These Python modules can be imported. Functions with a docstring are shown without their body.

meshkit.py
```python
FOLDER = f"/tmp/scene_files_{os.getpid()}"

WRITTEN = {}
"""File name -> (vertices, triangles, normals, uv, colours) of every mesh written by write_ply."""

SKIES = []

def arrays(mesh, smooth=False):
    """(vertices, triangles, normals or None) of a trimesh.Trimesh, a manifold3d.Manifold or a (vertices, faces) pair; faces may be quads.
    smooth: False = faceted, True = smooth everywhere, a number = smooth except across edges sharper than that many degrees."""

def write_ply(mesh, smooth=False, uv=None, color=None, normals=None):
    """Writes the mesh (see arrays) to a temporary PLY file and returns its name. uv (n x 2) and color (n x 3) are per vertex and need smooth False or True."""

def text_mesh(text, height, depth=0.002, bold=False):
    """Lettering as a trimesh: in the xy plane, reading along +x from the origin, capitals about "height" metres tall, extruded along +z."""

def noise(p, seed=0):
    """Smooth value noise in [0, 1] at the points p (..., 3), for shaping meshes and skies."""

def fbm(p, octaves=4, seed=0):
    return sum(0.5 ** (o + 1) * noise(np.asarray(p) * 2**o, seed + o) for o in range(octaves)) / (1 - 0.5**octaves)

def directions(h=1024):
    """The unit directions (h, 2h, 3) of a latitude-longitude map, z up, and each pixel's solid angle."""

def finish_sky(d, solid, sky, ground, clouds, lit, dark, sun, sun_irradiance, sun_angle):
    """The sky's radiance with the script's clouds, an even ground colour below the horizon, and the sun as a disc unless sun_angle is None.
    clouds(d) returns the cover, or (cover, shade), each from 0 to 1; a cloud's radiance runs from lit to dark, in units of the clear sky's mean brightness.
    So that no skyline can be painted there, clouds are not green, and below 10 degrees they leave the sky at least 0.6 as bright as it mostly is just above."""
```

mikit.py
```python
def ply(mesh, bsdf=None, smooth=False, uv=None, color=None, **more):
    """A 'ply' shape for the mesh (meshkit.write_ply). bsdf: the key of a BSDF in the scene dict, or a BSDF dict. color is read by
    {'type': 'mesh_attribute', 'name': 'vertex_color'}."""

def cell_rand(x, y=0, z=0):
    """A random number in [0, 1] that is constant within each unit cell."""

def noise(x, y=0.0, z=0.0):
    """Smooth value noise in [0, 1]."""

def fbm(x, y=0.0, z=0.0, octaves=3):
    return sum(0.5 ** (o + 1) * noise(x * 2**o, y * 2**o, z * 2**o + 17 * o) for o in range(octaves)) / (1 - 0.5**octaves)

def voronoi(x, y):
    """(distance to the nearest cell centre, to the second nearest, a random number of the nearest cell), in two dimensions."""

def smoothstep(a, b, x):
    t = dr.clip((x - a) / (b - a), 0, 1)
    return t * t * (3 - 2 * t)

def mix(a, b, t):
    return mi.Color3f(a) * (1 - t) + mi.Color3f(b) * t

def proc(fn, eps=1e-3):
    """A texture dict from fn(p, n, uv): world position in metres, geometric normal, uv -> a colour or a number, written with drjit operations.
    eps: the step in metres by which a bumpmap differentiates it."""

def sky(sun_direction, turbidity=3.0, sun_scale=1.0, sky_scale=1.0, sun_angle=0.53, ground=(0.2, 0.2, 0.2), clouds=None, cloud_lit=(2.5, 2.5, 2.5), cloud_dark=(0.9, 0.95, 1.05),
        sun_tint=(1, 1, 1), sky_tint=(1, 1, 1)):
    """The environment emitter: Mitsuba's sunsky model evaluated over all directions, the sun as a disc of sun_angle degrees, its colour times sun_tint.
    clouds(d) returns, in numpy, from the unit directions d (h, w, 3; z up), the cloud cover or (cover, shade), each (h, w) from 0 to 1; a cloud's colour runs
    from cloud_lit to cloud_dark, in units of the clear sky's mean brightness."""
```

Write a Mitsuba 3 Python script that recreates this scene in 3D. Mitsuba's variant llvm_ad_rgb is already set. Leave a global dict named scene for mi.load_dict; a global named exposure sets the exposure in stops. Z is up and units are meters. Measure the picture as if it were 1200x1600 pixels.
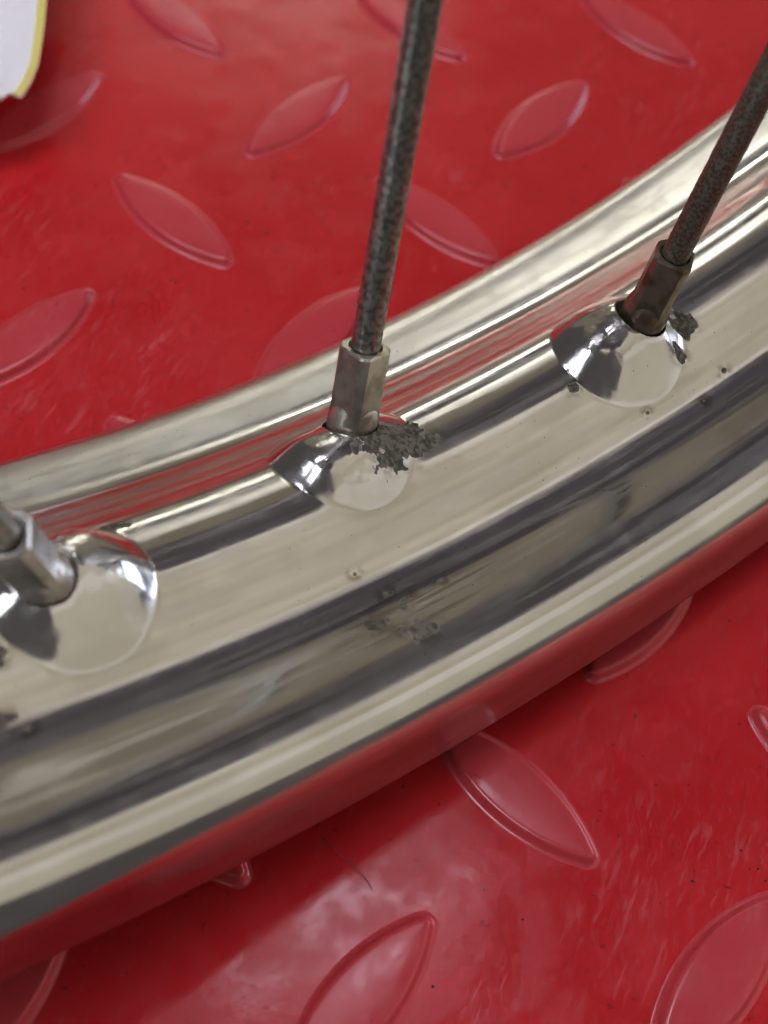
import math, random
import numpy as np, trimesh, manifold3d as m3, drjit as dr, mitsuba as mi
import mikit, meshkit
from mikit import noise, fbm, smoothstep, mix, cell_rand, proc

random.seed(7)
rng = np.random.default_rng(7)
T = mi.ScalarTransform4f
MM = 0.001
scene, labels = {}, {}

# ------------------------------------------------------------------ camera
F_PX, PITCH, ROLL, CAM_H = 2050.88, 1.017747, 0.174092, 142.871
Fw = np.array([0, math.cos(PITCH), -math.sin(PITCH)])
Rt = np.array([1.0, 0, 0])
Up = np.cross(Rt, Fw)
Up2 = -math.sin(ROLL) * Rt + math.cos(ROLL) * Up
EYE = np.array([0, 0, CAM_H]) * MM
scene['camera'] = {'type': 'thinlens', 'fov': math.degrees(2 * math.atan(600 / F_PX)), 'fov_axis': 'x',
                   'aperture_radius': 0.00115, 'focus_distance': 0.146, 'near_clip': 0.004, 'far_clip': 20.0,
                   'to_world': T().look_at(origin=EYE.tolist(), target=(EYE + Fw).tolist(), up=Up2.tolist())}
exposure = 0.0
CENTRE = np.array([0.02, 0.09, 0.01])          # middle of what is photographed

# ------------------------------------------------------------------ lamps of the workshop and added glow panels
def lamp(name, direction, dist, w, h, radiance, along=(1, 0, 0), strips=None, added_flap=0.0, rim=0.04):
    """a flat lamp or added glow panel hung dist metres from the wheel and facing it: one or several diffusers (x0, x1, radiance) along its local x axis
    in a dark housing that reaches hood metres past its first edge, an added flap"""
    d = np.array(direction, float); d /= np.linalg.norm(d)
    ex = np.array(along, float); ex -= d * np.dot(ex, d); ex /= np.linalg.norm(ex)
    ey = np.cross(-d, ex); pos = CENTRE + d * dist
    M = np.eye(4); M[:3, 0], M[:3, 1], M[:3, 2], M[:3, 3] = ex, ey, -d, pos
    M = T(M.tolist())
    strips = strips or [(-w / 2, w / 2, radiance)]
    for n, (x0, x1, L) in enumerate(strips):
        scene[name + '__diffuser' + ('' if n == 0 else f'_{n:03d}')] = {
            'type': 'rectangle', 'to_world': M.translate([(x0 + x1) / 2, 0, 0]).scale([(x1 - x0) / 2, h / 2, 1]),
            'bsdf': {'type': 'ref', 'id': 'diffuser_sheet'}, 'emitter': {'type': 'area', 'radiance': {'type': 'rgb', 'value': list(L)}}}
    xa, xb = strips[0][0] - rim, strips[-1][1] + rim
    box = trimesh.creation.box((xb - xa, h + 2 * rim, 0.04)); box.apply_translation(((xa + xb) / 2, 0, -0.025))
    if added_flap:                                            # added dark flap, folded towards the wheel to darken bands in the chrome
        flap = trimesh.creation.box((added_flap, h + 2 * rim, 0.02)); flap.apply_translation((-added_flap / 2, 0, 0))
        flap.apply_transform(trimesh.transformations.rotation_matrix(math.radians(38), [0, 1, 0])); flap.apply_translation((xa - 0.005, 0, 0))
        box = trimesh.util.concatenate([box, flap])
    scene[name + '__housing'] = {**mikit.ply(box, 'lamp_housing_paint'), 'to_world': M}

scene['diffuser_sheet'] = {'type': 'diffuse', 'reflectance': {'type': 'rgb', 'value': 0.1}}
scene['lamp_housing_paint'] = {'type': 'twosided', 'b': {'type': 'diffuse', 'reflectance': {'type': 'rgb', 'value': [0.24, 0.215, 0.235]}}}
scene['room_light'] = {'type': 'constant', 'radiance': {'type': 'rgb', 'value': [0.085, 0.08, 0.08]}}
lamp('overhead_lamp', (-0.40, -0.22, 0.89), 1.8, 1.0, 0.8, (6.7, 7.0, 8.1), along=(1, -0.25, 0))
lamp('tube_lamp', (-0.09, 0.235, 0.96), 1.8, 0.60, 0.30, (11.0, 10.6, 12.6), along=(1, 0.4, 0))
lamp('front_lamp', (-0.165, 0.924, 0.342), 2.2, 1.34, 0.52, None, along=(0, -0.34, 0.94), strips=[(-0.45, -0.36, (11.0, 10.6, 9.0)), (0.24, 0.72, (2.1, 2.02, 1.75))])
lamp('added_taupe_panel', (-0.06, 0.92, 0.38), 2.5, 2.3, 2.5, (0.200, 0.170, 0.125), along=(0, -0.38, 0.92))  # added dim glow surface that gives the chrome its taupe
lamp('side_lamp', (0.80, 0.56, 0.20), 2.0, 0.5, 1.0, (4.2, 4.7, 6.0), along=(0, 0, 1))
lamp('added_beige_panel', (0.82, -0.02, 0.57), 1.7, 2.2, 1.9, None, along=(0.39, -0.53, -0.58), added_flap=0.95, strips=[  # added glow panel in place of a beige ceiling, with dark flap
    (-1.01, -0.83, (0.76, 0.70, 0.61)), (-0.828, -0.72, (0.46, 0.395, 0.29)), (-0.718, -0.61, (0.60, 0.53, 0.42)), (-0.608, -0.30, (0.44, 0.38, 0.28)), (-0.298, 0.10, (0.64, 0.60, 0.52)), (0.102, 1.0, (0.50, 0.45, 0.35))])

# ------------------------------------------------------------------ materials
def rgb(c): return {'type': 'rgb', 'value': list(c)}

PATCH = [(-28.8, -1.1, 4.4, 1.8), (-30.2, -3.2, 2.0, 1.2), (-26.2, -2.3, 2.6, 1.2), (11.8, -5.2, 1.7, 1.4), (9.0, -8.0, 0.8, 0.9), (-76.2, -7.0, 0.8, 1.0), (-77.6, -12.5, 1.4, 0.6), (-61.0, 2.2, 2.2, 0.7)]      # corroded spots (u mm along rim, s mm across rim, ru, rs)
PITS = [(-37.4, -21.0, 1.6, 1.15), (-41.2, -17.9, 1.5, 0.9), (-36.6, -16.8, 0.7, 0.3), (-38.0, -15.4, 0.7, 0.35), (-32.0, -16.7, 0.7, 0.25), (-37.4, -17.5, 0.5, 0.4), (-39.4, -19.8, 0.7, 0.5),
        (-5.3, -4.8, 0.8, 0.7), (13.0, -12.4, 0.35, 0.3), (8.4, -14.1, 0.25, 0.2), (1.3, -11.7, 0.25, 0.2), (-40.0, -12.1, 0.16, 0.16), (-75.9, -14.0, 0.4, 0.3), (-71.0, 4.0, 0.3, 0.3)]

def rim_corrosion(u, v):
    n = fbm(u * 1.0, v * 1.0, 3.0, octaves=5)
    m = mi.Float(0.0)
    for (a, b, ra, rb) in PATCH:
        d = dr.sqrt(dr.square((u - a) / ra) + dr.square((v - b) / rb))
        m = dr.maximum(m, smoothstep(0.0, 0.08, 1.10 - d + (n - 0.5) * 1.7))
    for (a, b, ra, rb) in PITS:
        d = dr.sqrt(dr.square((u - a) / ra) + dr.square((v - b) / rb))
        m = dr.maximum(m, smoothstep(0.0, 0.10, 0.95 - d + (n - 0.5) * 1.3))
    return m

def rim_dull(u, v):
    """dulled plating round the corroded spots, and rubbed streaks near them"""
    m = mi.Float(0.0)
    for (a, b, ra, rb) in PATCH + PITS:
        d = dr.sqrt(dr.square((u - a) / (ra + 1.0)) + dr.square((v - b) / (rb + 0.7)))
        m = dr.maximum(m, smoothstep(0.0, 0.8, 1.25 - d))
    d = dr.sqrt(dr.square((u + 36.0) / 13.0) + dr.square((v + 18.0) / 3.2))
    st = smoothstep(0.5, 0.66, fbm(u * 0.10, v * 2.2, 13.0, octaves=4))
    return dr.maximum(m * smoothstep(0.35, 0.65, fbm(u * 1.1, v * 1.1, 19.0, octaves=3)), st * smoothstep(0.0, 0.5, 1.0 - d))

def specks(u, v, cell, keep, size, seed):
    cx, cy = dr.floor(u / cell), dr.floor(v / cell)
    px = (cx + 0.2 + 0.6 * cell_rand(cx, cy, seed)) * cell; py = (cy + 0.2 + 0.6 * cell_rand(cx, cy, seed + 1)) * cell
    r = size * (0.3 + 0.7 * cell_rand(cx, cy, seed + 2))
    d = dr.sqrt(dr.square(u - px) + dr.square(v - py))
    return dr.select(cell_rand(cx, cy, seed + 3) < keep, 1.0 - smoothstep(0.5 * r, r, d), 0.0)

def chrome_color(p, n, uv):
    u, v = uv.x, uv.y
    haze = fbm(u * 0.12, v * 0.35, 5.0, octaves=3)
    c = mix((0.62, 0.605, 0.58), (0.70, 0.69, 0.67), smoothstep(0.35, 0.65, haze))
    c = c * (1.0 - 0.45 * (1.0 - smoothstep(-33.0, -29.5, v)))          # flange darkened in its colour to dim the red plate it mirrors
    k = rim_corrosion(u, v)
    g = fbm(u * 3.0, v * 3.0, 9.0, octaves=3)
    c = mix(c, (0.30, 0.268, 0.212), 0.75 * rim_dull(u, v))
    c = mix(c, (0.12, 0.10, 0.08), 0.9 * specks(u, v, 2.2, 0.30, 0.11, 71))
    return mix(c, mix((0.05, 0.043, 0.030), (0.15, 0.132, 0.098), smoothstep(0.3, 0.7, g)), k)

def chrome_rough(p, n, uv):
    u, v = uv.x, uv.y
    a = fbm(u * 0.045, v * 1.6, 1.0, octaves=4)
    b = fbm(u * 0.5, v * 0.5, 2.0, octaves=3)
    return 0.10 + 0.12 * mi.Float(dr.lerp(smoothstep(0.35, 0.65, a), 0.5, 0.7 * smoothstep(15.0, 18.0, v))) + 0.05 * smoothstep(0.45, 0.85, b) + 0.09 * smoothstep(16.0, 19.0, v) + 0.6 * rim_corrosion(u, v)

def chrome_metal(p, n, uv):
    return 1.0 - 0.95 * rim_corrosion(uv.x, uv.y)

def scratch(u, v, ang, cell, keep, width, seed):
    """sparse straight scratches: one per cell at random"""
    c, s = math.cos(ang), math.sin(ang)
    x, y = u * c + v * s, -u * s + v * c
    L = cell * 3.0
    row = dr.floor(y / cell)
    xo = x + cell_rand(row, seed, 7) * L
    col = dr.floor(xo / L)
    on = cell_rand(row, col, seed) < keep
    slope = (cell_rand(row, col, seed + 1) - 0.5) * 0.28
    t = xo / L - col
    yy = y / cell - row - 0.5 - slope * (t - 0.5) * 3.0 - (cell_rand(row, col, seed + 3) - 0.5) * 0.4
    ln = 0.15 + 0.35 * cell_rand(row, col, seed + 2)
    along = smoothstep(0.0, 0.08, ln - dr.abs(t - 0.5))
    return dr.select(on, along * (1.0 - smoothstep(0.0, width / cell, dr.abs(yy))), 0.0)

def chrome_bump(p, n, uv):
    u, v = uv.x, uv.y
    h = 0.000005 * fbm(u * 0.06, v * 0.8, 4.0, octaves=2) * (1.0 - 0.8 * smoothstep(15.0, 18.0, v))            # drawn-metal waviness along the rim
    h = h + 0.0000012 * fbm(u * 0.9, v * 1.4, 8.0, octaves=2)
    bead = 1.0 - smoothstep(-25.0, -22.0, v)
    fine = scratch(u, v, 1.42, 0.7, 0.35, 0.05, 15) * bead + 0.5 * scratch(u, v, 1.1, 1.1, 0.22, 0.04, 11) + 0.5 * scratch(u, v, 2.3, 2.7, 0.15, 0.05, 23)
    h = h - 0.000005 * fine * smoothstep(0.45, 0.6, fbm(u * 0.16, v * 0.25, 33.0, octaves=2))
    k = rim_corrosion(u, v)
    return h * (1.0 - k)

def dimple_rough(p, n, uv):
    return 0.13 + 0.10 * smoothstep(0.4, 0.8, fbm(uv.x * 0.8, uv.y * 0.8, 2.0, octaves=3)) + 0.6 * rim_corrosion(uv.x, uv.y)

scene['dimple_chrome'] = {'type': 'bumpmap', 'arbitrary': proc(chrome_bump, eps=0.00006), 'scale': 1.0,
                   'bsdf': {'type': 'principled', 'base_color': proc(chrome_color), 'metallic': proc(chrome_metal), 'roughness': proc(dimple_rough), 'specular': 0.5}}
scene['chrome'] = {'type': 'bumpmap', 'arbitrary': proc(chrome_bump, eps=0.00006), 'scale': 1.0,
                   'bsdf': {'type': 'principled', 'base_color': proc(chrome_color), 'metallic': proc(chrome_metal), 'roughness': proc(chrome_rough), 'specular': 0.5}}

def steel(key, c0, c1, r0, r1, bump, freq, seed, metallic=0.9):
    def col(p, n, uv):
        a = fbm(p.x * freq + seed, p.y * freq, p.z * freq * 0.6, octaves=4)
        return mix(c0, c1, smoothstep(0.36, 0.64, a))
    def rough(p, n, uv):
        a = fbm(p.x * freq * 1.5, p.y * freq * 1.5 + seed, p.z * freq, octaves=3)
        return r0 + (r1 - r0) * smoothstep(0.3, 0.7, a)
    def bmp(p, n, uv):
        return bump * fbm(p.x * freq * 2.0, p.y * freq * 2.0, p.z * freq * 2.0 + seed, octaves=3)
    scene[key] = {'type': 'bumpmap', 'arbitrary': proc(bmp, eps=0.00006), 'scale': 1.0,
                  'bsdf': {'type': 'principled', 'base_color': proc(col), 'metallic': metallic, 'roughness': proc(rough), 'specular': 0.5}}

steel('spoke_zinc', (0.15, 0.148, 0.125), (0.35, 0.34, 0.295), 0.20, 0.32, 0.00004, 3000.0, 3.0, 0.8)
steel('spoke_rust', (0.080, 0.074, 0.050), (0.15, 0.14, 0.105), 0.32, 0.45, 0.00005, 5000.0, 13.0, 0.4)
steel('nipple_nickel', (0.44, 0.40, 0.32), (0.70, 0.66, 0.57), 0.24, 0.40, 0.00003, 500.0, 5.0)
steel('nipple_grey', (0.50, 0.475, 0.42), (0.76, 0.73, 0.66), 0.26, 0.42, 0.00003, 500.0, 8.0)
steel('nipple_brown', (0.15, 0.12, 0.078), (0.34, 0.29, 0.21), 0.22, 0.38, 0.00003, 500.0, 15.0, 0.85)

def plate_wear(x, y):
    where = smoothstep(0.42, 0.66, fbm(x * 0.05, y * 0.05, 4.0, octaves=3))
    s = scratch(x, y, 1.95, 2.2, 0.30, 0.07, 31) * 0.5
    s = dr.maximum(s, scratch(x, y, 1.72, 1.3, 0.22, 0.05, 41) * 0.6)
    s = dr.maximum(s, scratch(x, y, 1.55, 4.3, 0.25, 0.16, 45) * 0.4)
    s = dr.maximum(s, scratch(x, y, 0.4, 5.5, 0.14, 0.07, 51) * 0.4)
    a, b = x * 0.30 + y * 0.95, -x * 0.95 + y * 0.30                    # rubbed streaks
    scuff = smoothstep(0.60, 0.80, fbm(b * 1.7, a * 0.33, 8.0, octaves=4)) * 0.55
    return dr.maximum(s * smoothstep(0.3, 0.6, fbm(x * 0.8, y * 0.8, 24.0, octaves=3)), scuff) * where

def plate_color_of(p, worn):
    x, y = p.x * 1000.0, p.y * 1000.0
    a = fbm(x * 0.07, y * 0.07, 1.0, octaves=4)
    c = mix((0.46, 0.014, 0.017), (0.50, 0.019, 0.022), smoothstep(0.3, 0.7, a))
    c = mix(c, (0.52, 0.085, 0.10), worn)
    fine = fbm(x * 2.3, y * 0.9, 6.0, octaves=3)
    c = mix(c, (0.50, 0.08, 0.09), 0.18 * smoothstep(0.55, 0.8, fine))
    c = mix(c, (0.62, 0.22, 0.23), 0.22 * plate_wear(x, y))
    d = fbm(x * 0.8, y * 0.8, 11.0, octaves=4)
    return mix(c, (0.10, 0.012, 0.012), 0.5 * smoothstep(0.80, 0.86, d))

def plate_bump(p, n, uv):
    x, y = p.x * 1000.0, p.y * 1000.0
    return 0.00006 * fbm(x * 0.16, y * 0.16, 2.0, octaves=2) + 0.000006 * fbm(x * 1.6, y * 1.6, 2.0, octaves=3) - 0.000012 * plate_wear(x, y)

def plate_rough(p, n, uv):
    x, y = p.x * 1000.0, p.y * 1000.0
    return 0.15 + 0.10 * smoothstep(0.35, 0.7, fbm(x * 0.25, y * 0.25, 7.0, octaves=4)) + 0.2 * plate_wear(x, y)

for key, worn in (('red_paint', 0.0), ('worn_red_paint', 0.42)):
    scene[key] = {'type': 'bumpmap', 'arbitrary': proc(plate_bump, eps=0.0001), 'scale': 1.0,
                  'bsdf': {'type': 'principled', 'base_color': proc((lambda w: lambda p, n, uv: plate_color_of(p, w))(worn)),
                           'roughness': proc(plate_rough), 'specular': 0.42}}

# ------------------------------------------------------------------ red tread plate
def struct(name, shape): scene[name] = shape; labels[name] = {'kind': 'structure'}

def sheet(x0, x1, y0, y1, z, n=2):
    xs, ys = np.linspace(x0, x1, n), np.linspace(y0, y1, n)
    X, Y = np.meshgrid(xs, ys, indexing='ij')
    v = np.stack([X.ravel(), Y.ravel(), np.full(X.size, z)], 1)
    i, j = np.meshgrid(np.arange(n - 1), np.arange(n - 1), indexing='ij')
    f = np.stack([i * n + j, (i + 1) * n + j, (i + 1) * n + j + 1, i * n + j + 1], -1).reshape(-1, 4)
    return v, f

slab = m3.Manifold.extrude(m3.CrossSection.square((0.4426, 0.2556)).translate((-0.2963, 0.0042)).offset(0.0012, m3.JoinType.Round, circular_segments=24), 0.004).translate((0, 0, -0.004))
struct('tread_plate', mikit.ply(slab, 'red_paint', smooth=30))

def lug_mesh(L=24.8, W=7.4, H=1.15):
    """raised lens: flat top, rounded shoulder, concave foot running out into the plate (mm)"""
    R = (L * L / 4 + W * W / 4) / W            # radius of the two arcs of the lens
    th = math.asin(L / 2 / R)
    N = 44
    a = np.linspace(-th, th, N, endpoint=False)
    one = np.stack([R * np.sin(a), R * np.cos(a) - (R - W / 2)], 1)
    poly = np.vstack([one[::-1][:0], one, -one])
    from shapely.geometry import Polygon
    P = Polygon(poly).buffer(-0.9).buffer(0.9)
    rings = []
    offs = [(1.0, -0.03), (0.62, 0.012), (0.36, 0.08), (0.15, 0.25), (-0.02, 0.52), (-0.18, 0.82), (-0.34, 1.0), (-0.55, 1.09), (-0.9, 1.14), (-2.0, 1.17)]
    M = 120
    out = []
    for d, z in offs:
        q = P.buffer(d, quad_segs=12)
        e = q.exterior
        # same start direction for all rings: sample by angle from the centre, denser at the tips
        t = np.linspace(0, 2 * np.pi, M, endpoint=False)
        cx = np.array(e.coords)
        ang = np.unwrap(np.arctan2(cx[:, 1] / (W / L), cx[:, 0]))
        if ang[-1] < ang[0]: cx, ang = cx[::-1], ang[::-1]
        ts = (t - ang[0]) % (2 * np.pi) + ang[0]
        o = np.stack([np.interp(ts, ang, cx[:, 0]), np.interp(ts, ang, cx[:, 1]), np.full(M, z * H / 1.17)], 1)
        out.append(o)
    v = np.vstack(out + [np.array([[0, 0, H * 1.01]])])
    f = []
    for r in range(len(offs) - 1):
        for i in range(M):
            j = (i + 1) % M
            f += [[r * M + i, r * M + j, (r + 1) * M + j], [r * M + i, (r + 1) * M + j, (r + 1) * M + i]]
    c = len(v) - 1
    for i in range(M): f.append([(len(offs) - 1) * M + i, (len(offs) - 1) * M + (i + 1) % M, c])
    return v * MM, np.array(f)

LP, LQ, LA, LO = 38.702, 0.56703, 0.229388, np.array([-47.543, 173.637])
lug_v, lug_f = lug_mesh()
lug_ply = mikit.ply((lug_v, lug_f), 'worn_red_paint', smooth=True)
ca, sa = math.cos(LA), math.sin(LA)
count = 0
for j in range(-3, 10):
    for i in range(-4, 7):
        x, y = (i + 0.5 * (j % 2)) * LP, -j * LQ * LP
        X = LO + np.array([x * ca - y * sa, x * sa + y * ca])
        if X[0] < -120 or X[0] > 130 or X[1] < 15 or X[1] > 245: continue
        ang = math.degrees(LA) + (-47.0 if j % 2 == 0 else 46.0) + rng.normal(0, 0.8)
        key = 'tread_plate__lug' + ('' if count == 0 else f'_{count:03d}')
        scene[key] = {**lug_ply, 'to_world': T().translate([X[0] * MM, X[1] * MM, 0]).rotate([0, 0, 1], ang).scale([1, 1 + rng.normal(0, 0.02), 1])}
        count += 1

# ------------------------------------------------------------------ wheel frame (mm)
RF = 240.0
CX, CY, PSI, LEAN, HALF = 21.845, 98.979, 0.788620, 0.189251, 26.995
PHI0 = -0.1430197
tv = np.array([math.cos(PSI), math.sin(PSI), 0]); a0 = np.array([-math.sin(PSI), math.cos(PSI), 0]); zz = np.array([0, 0, 1.0])
uv_ = math.cos(LEAN) * zz + math.sin(LEAN) * a0
av = math.cos(LEAN) * a0 - math.sin(LEAN) * zz
HUB = np.array([CX, CY, HALF * abs(math.sin(LEAN)) + 1.0]) + RF * uv_

def wpt(phi, ax, h):
    """angle round the hub, distance along the axle, height above the flange edge -> world mm"""
    phi, ax, r = np.asarray(phi, float)[..., None], np.asarray(ax, float)[..., None], RF - np.asarray(h, float)[..., None]
    return HUB + r * (np.sin(phi) * tv - np.cos(phi) * uv_) + ax * av

def axes_at(phi):
    t = math.cos(phi) * tv + math.sin(phi) * uv_
    u = -(math.sin(phi) * tv - math.cos(phi) * uv_)
    return t, av, u

# cross-section, half: (arc length, slope reached)
SEG = [(4.8, 29.5), (2.0, 34), (2.2, 30), (2.0, 34), (1.6, 29.5), (5.0, 3), (2.8, 3), (3.4, 14), (7.2, 90), (8.3, 102)]
H0 = 18.6
def half_profile(step):
    ax, h, al, a, s, S = [0.0], [H0], [0.0], 0.0, 0.0, [0.0]
    for L, ae in SEG:
        n = max(2, int(round(L / step(s))))
        for i in range(n):
            am = math.radians(a + (ae - a) * (i + 0.5) / n)
            ax.append(ax[-1] + L / n * math.cos(am)); h.append(h[-1] - L / n * math.sin(am)); S.append(S[-1] + L / n)
            al.append(a + (ae - a) * (i + 1) / n)
        a = ae; s += L
    return np.array(ax), np.array(h), np.array(al), np.array(S)

ax1, h1, al1, s1 = half_profile(lambda s: 0.14 if s < 13.5 else 0.32)
pax = np.concatenate([ax1[::-1], -ax1[1:]]); ph = np.concatenate([h1[::-1], h1[1:]])
pal = np.concatenate([al1[::-1], -al1[1:]]); ps = np.concatenate([s1[::-1], -s1[1:]])
# rounded lip and the tyre side 1.7 mm behind
THK = 1.7
nx, nh = np.sin(np.radians(pal)), np.cos(np.radians(pal))
def lip(side):
    k = 0 if side > 0 else -1
    e = np.array([pax[k], ph[k]]); c = e - THK / 2 * np.array([nx[k], nh[k]])
    b = np.radians(np.linspace(0, 180, 9)[1:-1])
    n0 = np.array([nx[k], nh[k]]); d = np.array([0, -1.0])
    return np.array([c + THK / 2 * (math.cos(x) * n0 + math.sin(x) * d) for x in b])
back = np.arange(0, len(pax), 6)
loop_ax = np.concatenate([pax, lip(-1)[:, 0], (pax - THK * nx)[back][::-1], lip(1)[::-1, 0]])
loop_h = np.concatenate([ph, lip(-1)[:, 1], (ph - THK * nh)[back][::-1], lip(1)[::-1, 1]])
NF = len(pax)

# spokes: index, side of the rim centre, tilt of the spoke along the rim and along the axle
SPOKES = [(-1, -1, -0.60, -0.20), (0, 1, 0.12, 0.05), (1, -1, 0.19, -0.19)]
NIP_AX, NIP_H = 2.6, 19.4
dome_ids = list(range(-18, 18))

DOME_AT = {-1: (2.4, -3.1), 0: (-2.0, 1.2), 1: (-3.4, -3.0)}     # middle of each dimple from its hole, along and across the rim
def dome_bump(arc, sv, k):
    """how far the pressed dimple number k stands up: a shallow flare round the nipple hole, a little lumpy from the press"""
    c = DOME_AT.get(k, (1.5 if k % 2 else -1.5, -3.0 if k % 2 else 1.2))
    rho = np.sqrt((arc - c[0]) ** 2 + (sv - c[1]) ** 2) / 8.2
    P = np.stack([arc * 0.30 + 31.7 * k, sv * 0.30 + 50, np.zeros_like(arc)], -1)
    inside = np.clip(1 - rho, 0, 1)
    lump = (0.7 * (meshkit.fbm(P, 1, 3) - 0.5) + 0.07 * (meshkit.fbm(P * 3.3, 2, 5) - 0.5)) * np.clip(inside * 3, 0, 1)
    low = np.clip(-(sv - c[1]) / 6.0, 0, 1) * (0.6 if k % 2 == 0 else 0.3)     # these run out into the sloping side of the rim
    b = (3.15 if k % 2 else 2.6) * np.sign(1 - rho) * np.abs(1 - rho ** 2) ** (1 + low)
    b = 0.5 * (b + np.sqrt(b * b + 0.006))                  # the crease at its foot is pressed, not cut
    return np.where(rho < 1.25, b + lump, 0), rho < 1.0

def hole_of(k):
    for (kk, s, dt, da) in SPOKES:
        if kk == k: return s, dt, da
    s = -1 if k % 2 else 1
    return s, (-0.4, 0.12, 0.19, 0.3)[k % 4], (-0.2, 0.05, -0.19, 0.1)[k % 4]

cols = [np.linspace(-0.56, 0.22, 330)]
for k in (-1, 0, 1):
    cols.append(PHI0 + math.radians(10) * k + np.arange(-12.6, 11.6, 0.15) / 220.0)
cols.append(np.linspace(0.22, 2 * np.pi - 0.56, 900)[1:-1])
phi = np.unique(np.round(np.concatenate(cols), 6)); phi = phi[np.concatenate([[True], np.diff(phi) > 0.0003])]
phi = phi[phi < 2 * np.pi - 0.561]
NP, NL = len(phi), len(loop_ax)
AX = np.broadcast_to(loop_ax, (NP, NL)).copy(); HH = np.broadcast_to(loop_h, (NP, NL)).copy()
front = np.zeros(NL, bool); front[:NF] = True
top = front & (np.abs(loop_ax) < 14.5)
dome_id = np.full((NP, NL), -99)
for k in dome_ids:
    dphi = (phi - PHI0 - math.radians(10) * k + np.pi) % (2 * np.pi) - np.pi
    near = np.abs(dphi) * 220 < 14
    if not near.any(): continue
    A, X = np.meshgrid(dphi[near] * 220.0, loop_ax[top], indexing='ij')
    sub = np.ix_(np.nonzero(near)[0], np.nonzero(top)[0])
    SV = np.broadcast_to(ps[top[:NF]], A.shape)
    bump, inside = dome_bump(A, SV, k)
    new = HH[sub] + bump
    s, dt, da = hole_of(k)
    d = np.sqrt((A + 0.2) ** 2 + (X - s * NIP_AX) ** 2)
    cut = np.clip((2.95 - d) / 0.25, 0, 1); cut = cut * cut * (3 - 2 * cut)
    edge = np.exp(-((d - 3.5) / 0.4) ** 2) * 0.03        # slightly raised burr round the hole
    HH[sub] = new + edge - 2.6 * cut
    dome_id[sub] = np.where(inside, k, dome_id[sub])

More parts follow.
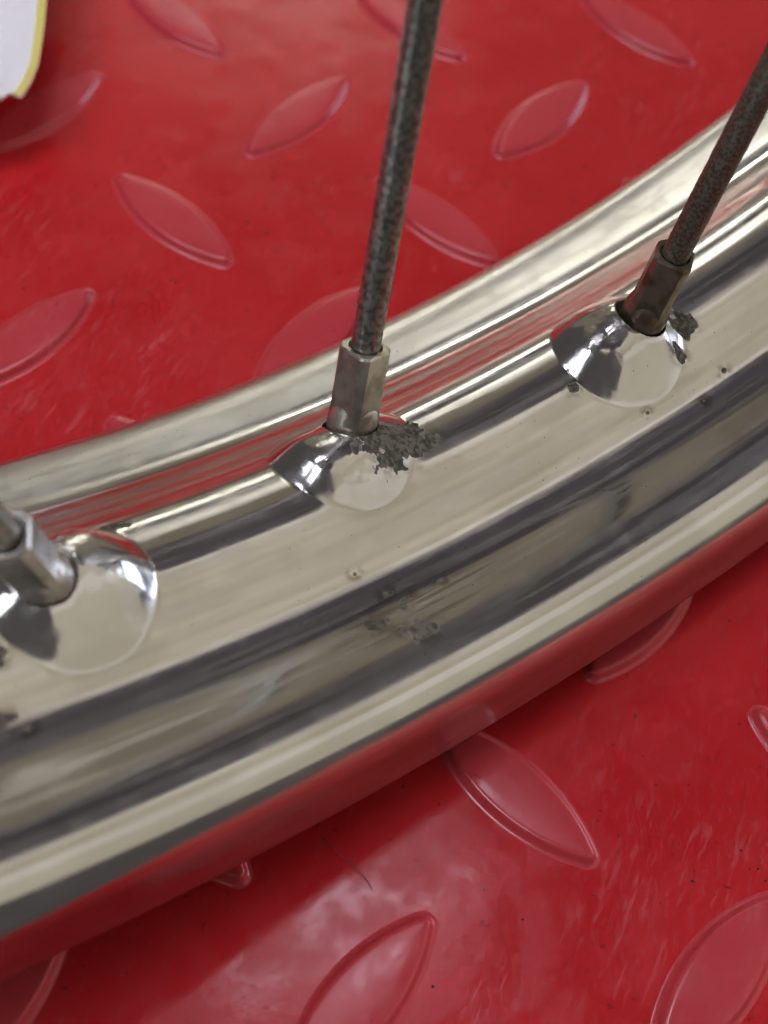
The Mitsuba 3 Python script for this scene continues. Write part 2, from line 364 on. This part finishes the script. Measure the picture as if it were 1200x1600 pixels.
V = wpt(np.broadcast_to(phi[:, None], (NP, NL)), AX, HH)
i, j = np.meshgrid(np.arange(NP), np.arange(NL), indexing='ij')
i2, j2 = (i + 1) % NP, (j + 1) % NL
q = np.stack([i * NL + j, i2 * NL + j, i2 * NL + j2, i * NL + j2], -1).reshape(-1, 4)
qd = dome_id.ravel()[q].min(1)
Vf = V.reshape(-1, 3) * MM
PSI_S = np.concatenate([ps, np.linspace(ps[-1], ps[-1] - 4, NL - NF)])
UVs = np.stack(np.broadcast_arrays((phi * 220.0)[:, None], PSI_S[None, :]), -1).reshape(-1, 2)
tri = np.vstack([q[:, [0, 1, 2]], q[:, [0, 2, 3]]]); td = np.concatenate([qd, qd])
N = np.zeros_like(Vf); fn = np.cross(Vf[tri[:, 1]] - Vf[tri[:, 0]], Vf[tri[:, 2]] - Vf[tri[:, 0]])
for c in range(3):
    for ch in range(3): N[:, ch] += np.bincount(tri[:, c], fn[:, ch], len(Vf))
N /= np.linalg.norm(N, axis=1, keepdims=True) + 1e-30
# the outward side must look away from the metal
mid = (NP // 2) * NL + NF // 2
if np.dot(N[mid], Vf[mid] - HUB * MM) > 0: tri = tri[:, ::-1]; N = -N

def sub_ply(mask, bsdf):
    t = tri[mask]; ids, inv = np.unique(t, return_inverse=True)
    path = meshkit.write_ply((Vf[ids], inv.reshape(-1, 3)), uv=UVs[ids], normals=N[ids])
    return {'type': 'ply', 'filename': path, 'face_normals': False, 'bsdf': {'type': 'ref', 'id': bsdf}}

WH = 'motorcycle_wheel'
shown = {-1: '__dimple', 0: '__dimple_001', 1: '__dimple_002'}
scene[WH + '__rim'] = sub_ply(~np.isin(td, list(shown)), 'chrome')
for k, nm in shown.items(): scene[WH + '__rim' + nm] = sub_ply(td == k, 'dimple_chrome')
labels[WH] = {'label': 'chromed spoked motorcycle wheel rim with corroded spots standing on the red tread plate', 'category': 'wheel'}

# ------------------------------------------------------------------ nipples and spokes
def frame_mesh(v, o, ex, ey, ez): return (o + v[:, :1] * ex + v[:, 1:2] * ey + v[:, 2:] * ez) * MM

def nipple_mesh(L=11.0):
    """round foot with a domed shoulder, then a square shank with milled flats and broken corners"""
    foot = m3.CrossSection([[(0, -4), (2.7, -4), (2.76, 1.6), (2.7, 2.8), (2.45, 3.7), (2.0, 4.4), (0, 4.6)]]).revolve(64)
    r = 2.2
    sq = m3.CrossSection.square((2 * r, 2 * r), True) ^ m3.CrossSection.circle(2.64, 64)
    shank = m3.Manifold.extrude(sq, L - 0.25).translate((0, 0, 0))
    capm = m3.Manifold.extrude(sq, 0.25, scale_top=(0.93, 0.93)).translate((0, 0, L - 0.25))
    bore = m3.CrossSection([[(0, L - 0.6), (1.6, L - 0.6), (1.85, L + 0.1), (0, L + 0.1)]]).revolve(48)
    return (foot + shank + capm) - bore

def rod(p0, p1, r, n=40, step=0.25, grain=0.06, seed=0):
    L = np.linalg.norm(p1 - p0); ez = (p1 - p0) / L
    ex = np.cross(ez, [0.3, 0.2, 0.9]); ex /= np.linalg.norm(ex); ey = np.cross(ez, ex)
    zs = np.arange(0, L + step, step); th = np.linspace(0, 2 * np.pi, n, endpoint=False)
    Z, TH = np.meshgrid(zs, th, indexing='ij')
    P = np.stack([np.cos(TH) * r, np.sin(TH) * r, Z], -1)
    d = (meshkit.fbm(P * np.array([2.4, 2.4, 1.7]) + 40, 3, seed) - 0.5) * grain * 2
    P[..., :2] *= (1 + d / r)[..., None]
    v = p0 + P[..., :1] * ex + P[..., 1:2] * ey + P[..., 2:] * ez
    a, b = np.meshgrid(np.arange(len(zs) - 1), np.arange(n), indexing='ij'); b2 = (b + 1) % n
    f = np.stack([a * n + b, a * n + b2, (a + 1) * n + b2, (a + 1) * n + b], -1).reshape(-1, 4)
    return v.reshape(-1, 3) * MM, f

LOOK = {-1: ('nipple_grey', 'spoke_zinc', 62), 0: ('nipple_nickel', 'spoke_zinc', 8), 1: ('nipple_brown', 'spoke_rust', 34)}
NIP_L = 11.0
for q_, (k, s, dt, da) in enumerate(SPOKES):
    ph_ = PHI0 + math.radians(10) * k
    t, a, u = axes_at(ph_)
    X0 = wpt(ph_, s * NIP_AX, NIP_H)
    ez = t * dt + a * da + u; ez /= np.linalg.norm(ez)
    nb, sb, turn = LOOK[k]
    ex = t - ez * np.dot(t, ez); ex /= np.linalg.norm(ex); ey = np.cross(ez, ex)
    c_, s_ = math.cos(math.radians(turn)), math.sin(math.radians(turn))
    ex, ey = c_ * ex + s_ * ey, -s_ * ex + c_ * ey
    mm = nipple_mesh(NIP_L).to_mesh()
    key = WH + '__spoke' + ('' if q_ == 0 else f'_{q_:03d}')
    v, f = rod(X0 + ez * (NIP_L - 0.7), X0 + ez * 165.0, 1.55, seed=q_)
    scene[key] = mikit.ply((v, f), sb, smooth=True)
    scene[key + '__nipple'] = mikit.ply((frame_mesh(np.array(mm.vert_properties[:, :3]), X0 - ez * 0.6, ex, ey, ez), np.array(mm.tri_verts)), nb, smooth=25)
labels[WH + '__spoke_002'] = {'label': 'rust-brown spoke, rightmost of the three'}
labels[WH + '__spoke_002__nipple'] = {'label': 'rust-brown spoke nipple at the right'}

# ------------------------------------------------------------------ white card with a yellow border, top left
def card():
    from shapely.geometry import Polygon
    right = [(-66.5, 176), (-64.4, 166), (-63.3, 161), (-61.9, 155), (-61.0, 150.6), (-60.2, 145.8), (-60.1, 142.4), (-60.4, 139.6), (-60.6, 138.8)]
    inner = [(-67.9, 176), (-65.7, 166), (-64.3, 160), (-62.7, 153), (-61.6, 147.5), (-61.25, 144.9), (-61.25, 142.3), (-61.5, 139.9), (-61.8, 139.0)]
    torn = [(-61.1, 138.85), (-61.9, 139.15), (-62.3, 139.1), (-62.8, 138.3), (-63.3, 137.6), (-66, 135.5), (-74, 131), (-110, 128), (-110, 176)]
    return Polygon(right + torn), Polygon(right + inner[::-1])

def curled(poly, thick, lift):
    """extrudes and curls a card: it lies on the plate far off and lifts towards its near right corner"""
    m = trimesh.creation.extrude_polygon(poly, thick, engine='earcut')
    m = m.subdivide_to_size(1.6)
    v = m.vertices.copy()
    v[:, 2] += 10.6 - 0.0022 * (v[:, 0] + 60) ** 2 - 0.0004 * np.maximum(v[:, 1] - 143, 0) ** 2 + lift
    v[:, 2] = np.maximum(v[:, 2], 0.3 + 0.001 * v[:, 1])
    return (v * MM, np.array(m.faces))

def card_white(p, n, uv):
    a = fbm(p.x * 300, p.y * 300, p.z * 300, octaves=3)
    return mix((0.80, 0.77, 0.765), (0.85, 0.82, 0.81), a)
scene['white_card_stock'] = {'type': 'twosided', 'b': {'type': 'principled', 'base_color': proc(card_white), 'roughness': 0.5, 'specular': 0.4}}
scene['yellow_card_stock'] = {'type': 'twosided', 'b': {'type': 'principled', 'base_color': rgb((0.72, 0.62, 0.17)), 'roughness': 0.5, 'specular': 0.4}}
pc, pb = card()
scene['paper_label__sheet'] = mikit.ply(curled(pc, 0.5, 0.0), 'white_card_stock', smooth=30)
scene['paper_label__border'] = mikit.ply(curled(pb.buffer(0), 0.62, -0.05), 'yellow_card_stock', smooth=30)
labels['paper_label'] = {'label': 'white paper label with a yellow border and torn corner curling above the plate', 'category': 'label'}
labels['paper_label__border'] = {'label': 'yellow border strip'}

# ------------------------------------------------------------------ dirt on the plate
crumbs = []
spots = [(46.5, 52.0), (48.5, 50.2), (49.3, 49.0), (41.0, 47.5), (22.5, 40.0), (30.0, 44.0), (36.5, 58.0), (60.0, 70.0), (5.0, 121.0), (2.5, 133.5), (-11.0, 150.0), (22.0, 139.0), (18.0, 141.5), (-27.0, 133.0), (-52.0, 118.0)]
spots += [(float(rng.uniform(-60, 70)), float(rng.uniform(25, 190))) for _ in range(45)]
for n, (x, y) in enumerate(spots):
    b_ = trimesh.creation.icosphere(1, radius=float(rng.uniform(0.05, 0.17) if n > 14 else rng.uniform(0.07, 0.16)))
    b_.vertices *= rng.uniform(0.6, 1.2, (len(b_.vertices), 1)) * np.array([1.2, 1.0, 0.5])
    b_.apply_translation((x, y, 0.08)); crumbs.append(b_)
m_ = trimesh.util.concatenate(crumbs); m_.apply_scale(MM)
scene['dirt_crumbs'] = mikit.ply(m_, 'dirt', smooth=False)
scene['hair_brown'] = {'type': 'principled', 'base_color': rgb((0.11, 0.028, 0.022)), 'roughness': 0.5}
scene['dirt'] = {'type': 'principled', 'base_color': rgb((0.035, 0.022, 0.018)), 'roughness': 0.8}
labels['dirt_crumbs'] = {'label': 'fine dark dirt crumbs scattered over the red plate', 'category': 'dirt', 'kind': 'stuff'}
tt_ = np.linspace(0, 1, 40)
hp = np.stack([np.interp(tt_, [0, .35, .7, .88, 1], [-0.4, 1.9, 4.1, 5.2, 5.8]), np.interp(tt_, [0, .35, .7, .88, 1], [45.2, 43.3, 42.0, 41.2, 40.4]), 0.1 + 0.35 * np.sin(np.pi * tt_)], 1)
hp[1:-1] = (hp[:-2] + hp[1:-1] * 2 + hp[2:]) / 4
hv = [rod(hp[q_], hp[q_ + 1], 0.04, n=6, step=0.3, grain=0.0) for q_ in range(39)]
scene['hair'] = mikit.ply(trimesh.util.concatenate([trimesh.Trimesh(v, np.vstack([f[:, [0, 1, 2]], f[:, [0, 2, 3]]]), process=False) for v, f in hv]), 'hair_brown', smooth=True)
labels['hair'] = {'label': 'single dark hair lying on the red plate in front of the rim', 'category': 'hair'}

for nm, lab in (('added_taupe_panel', 'very large dim glow panel added beyond the plate for taupe reflections'), ('tube_lamp', 'short cool tube lamp straight above the wheel'), ('side_lamp', 'small bluish lamp low on the right'), ('overhead_lamp', 'cool white ceiling lamp above the wheel'), ('front_lamp', 'low warm lamp with two diffusers beyond the plate'), ('added_beige_panel', 'large dim beige glow panel with a dark flap, added right of the wheel for its reflections')):
    labels[nm] = {'label': lab, 'category': 'lamp'}
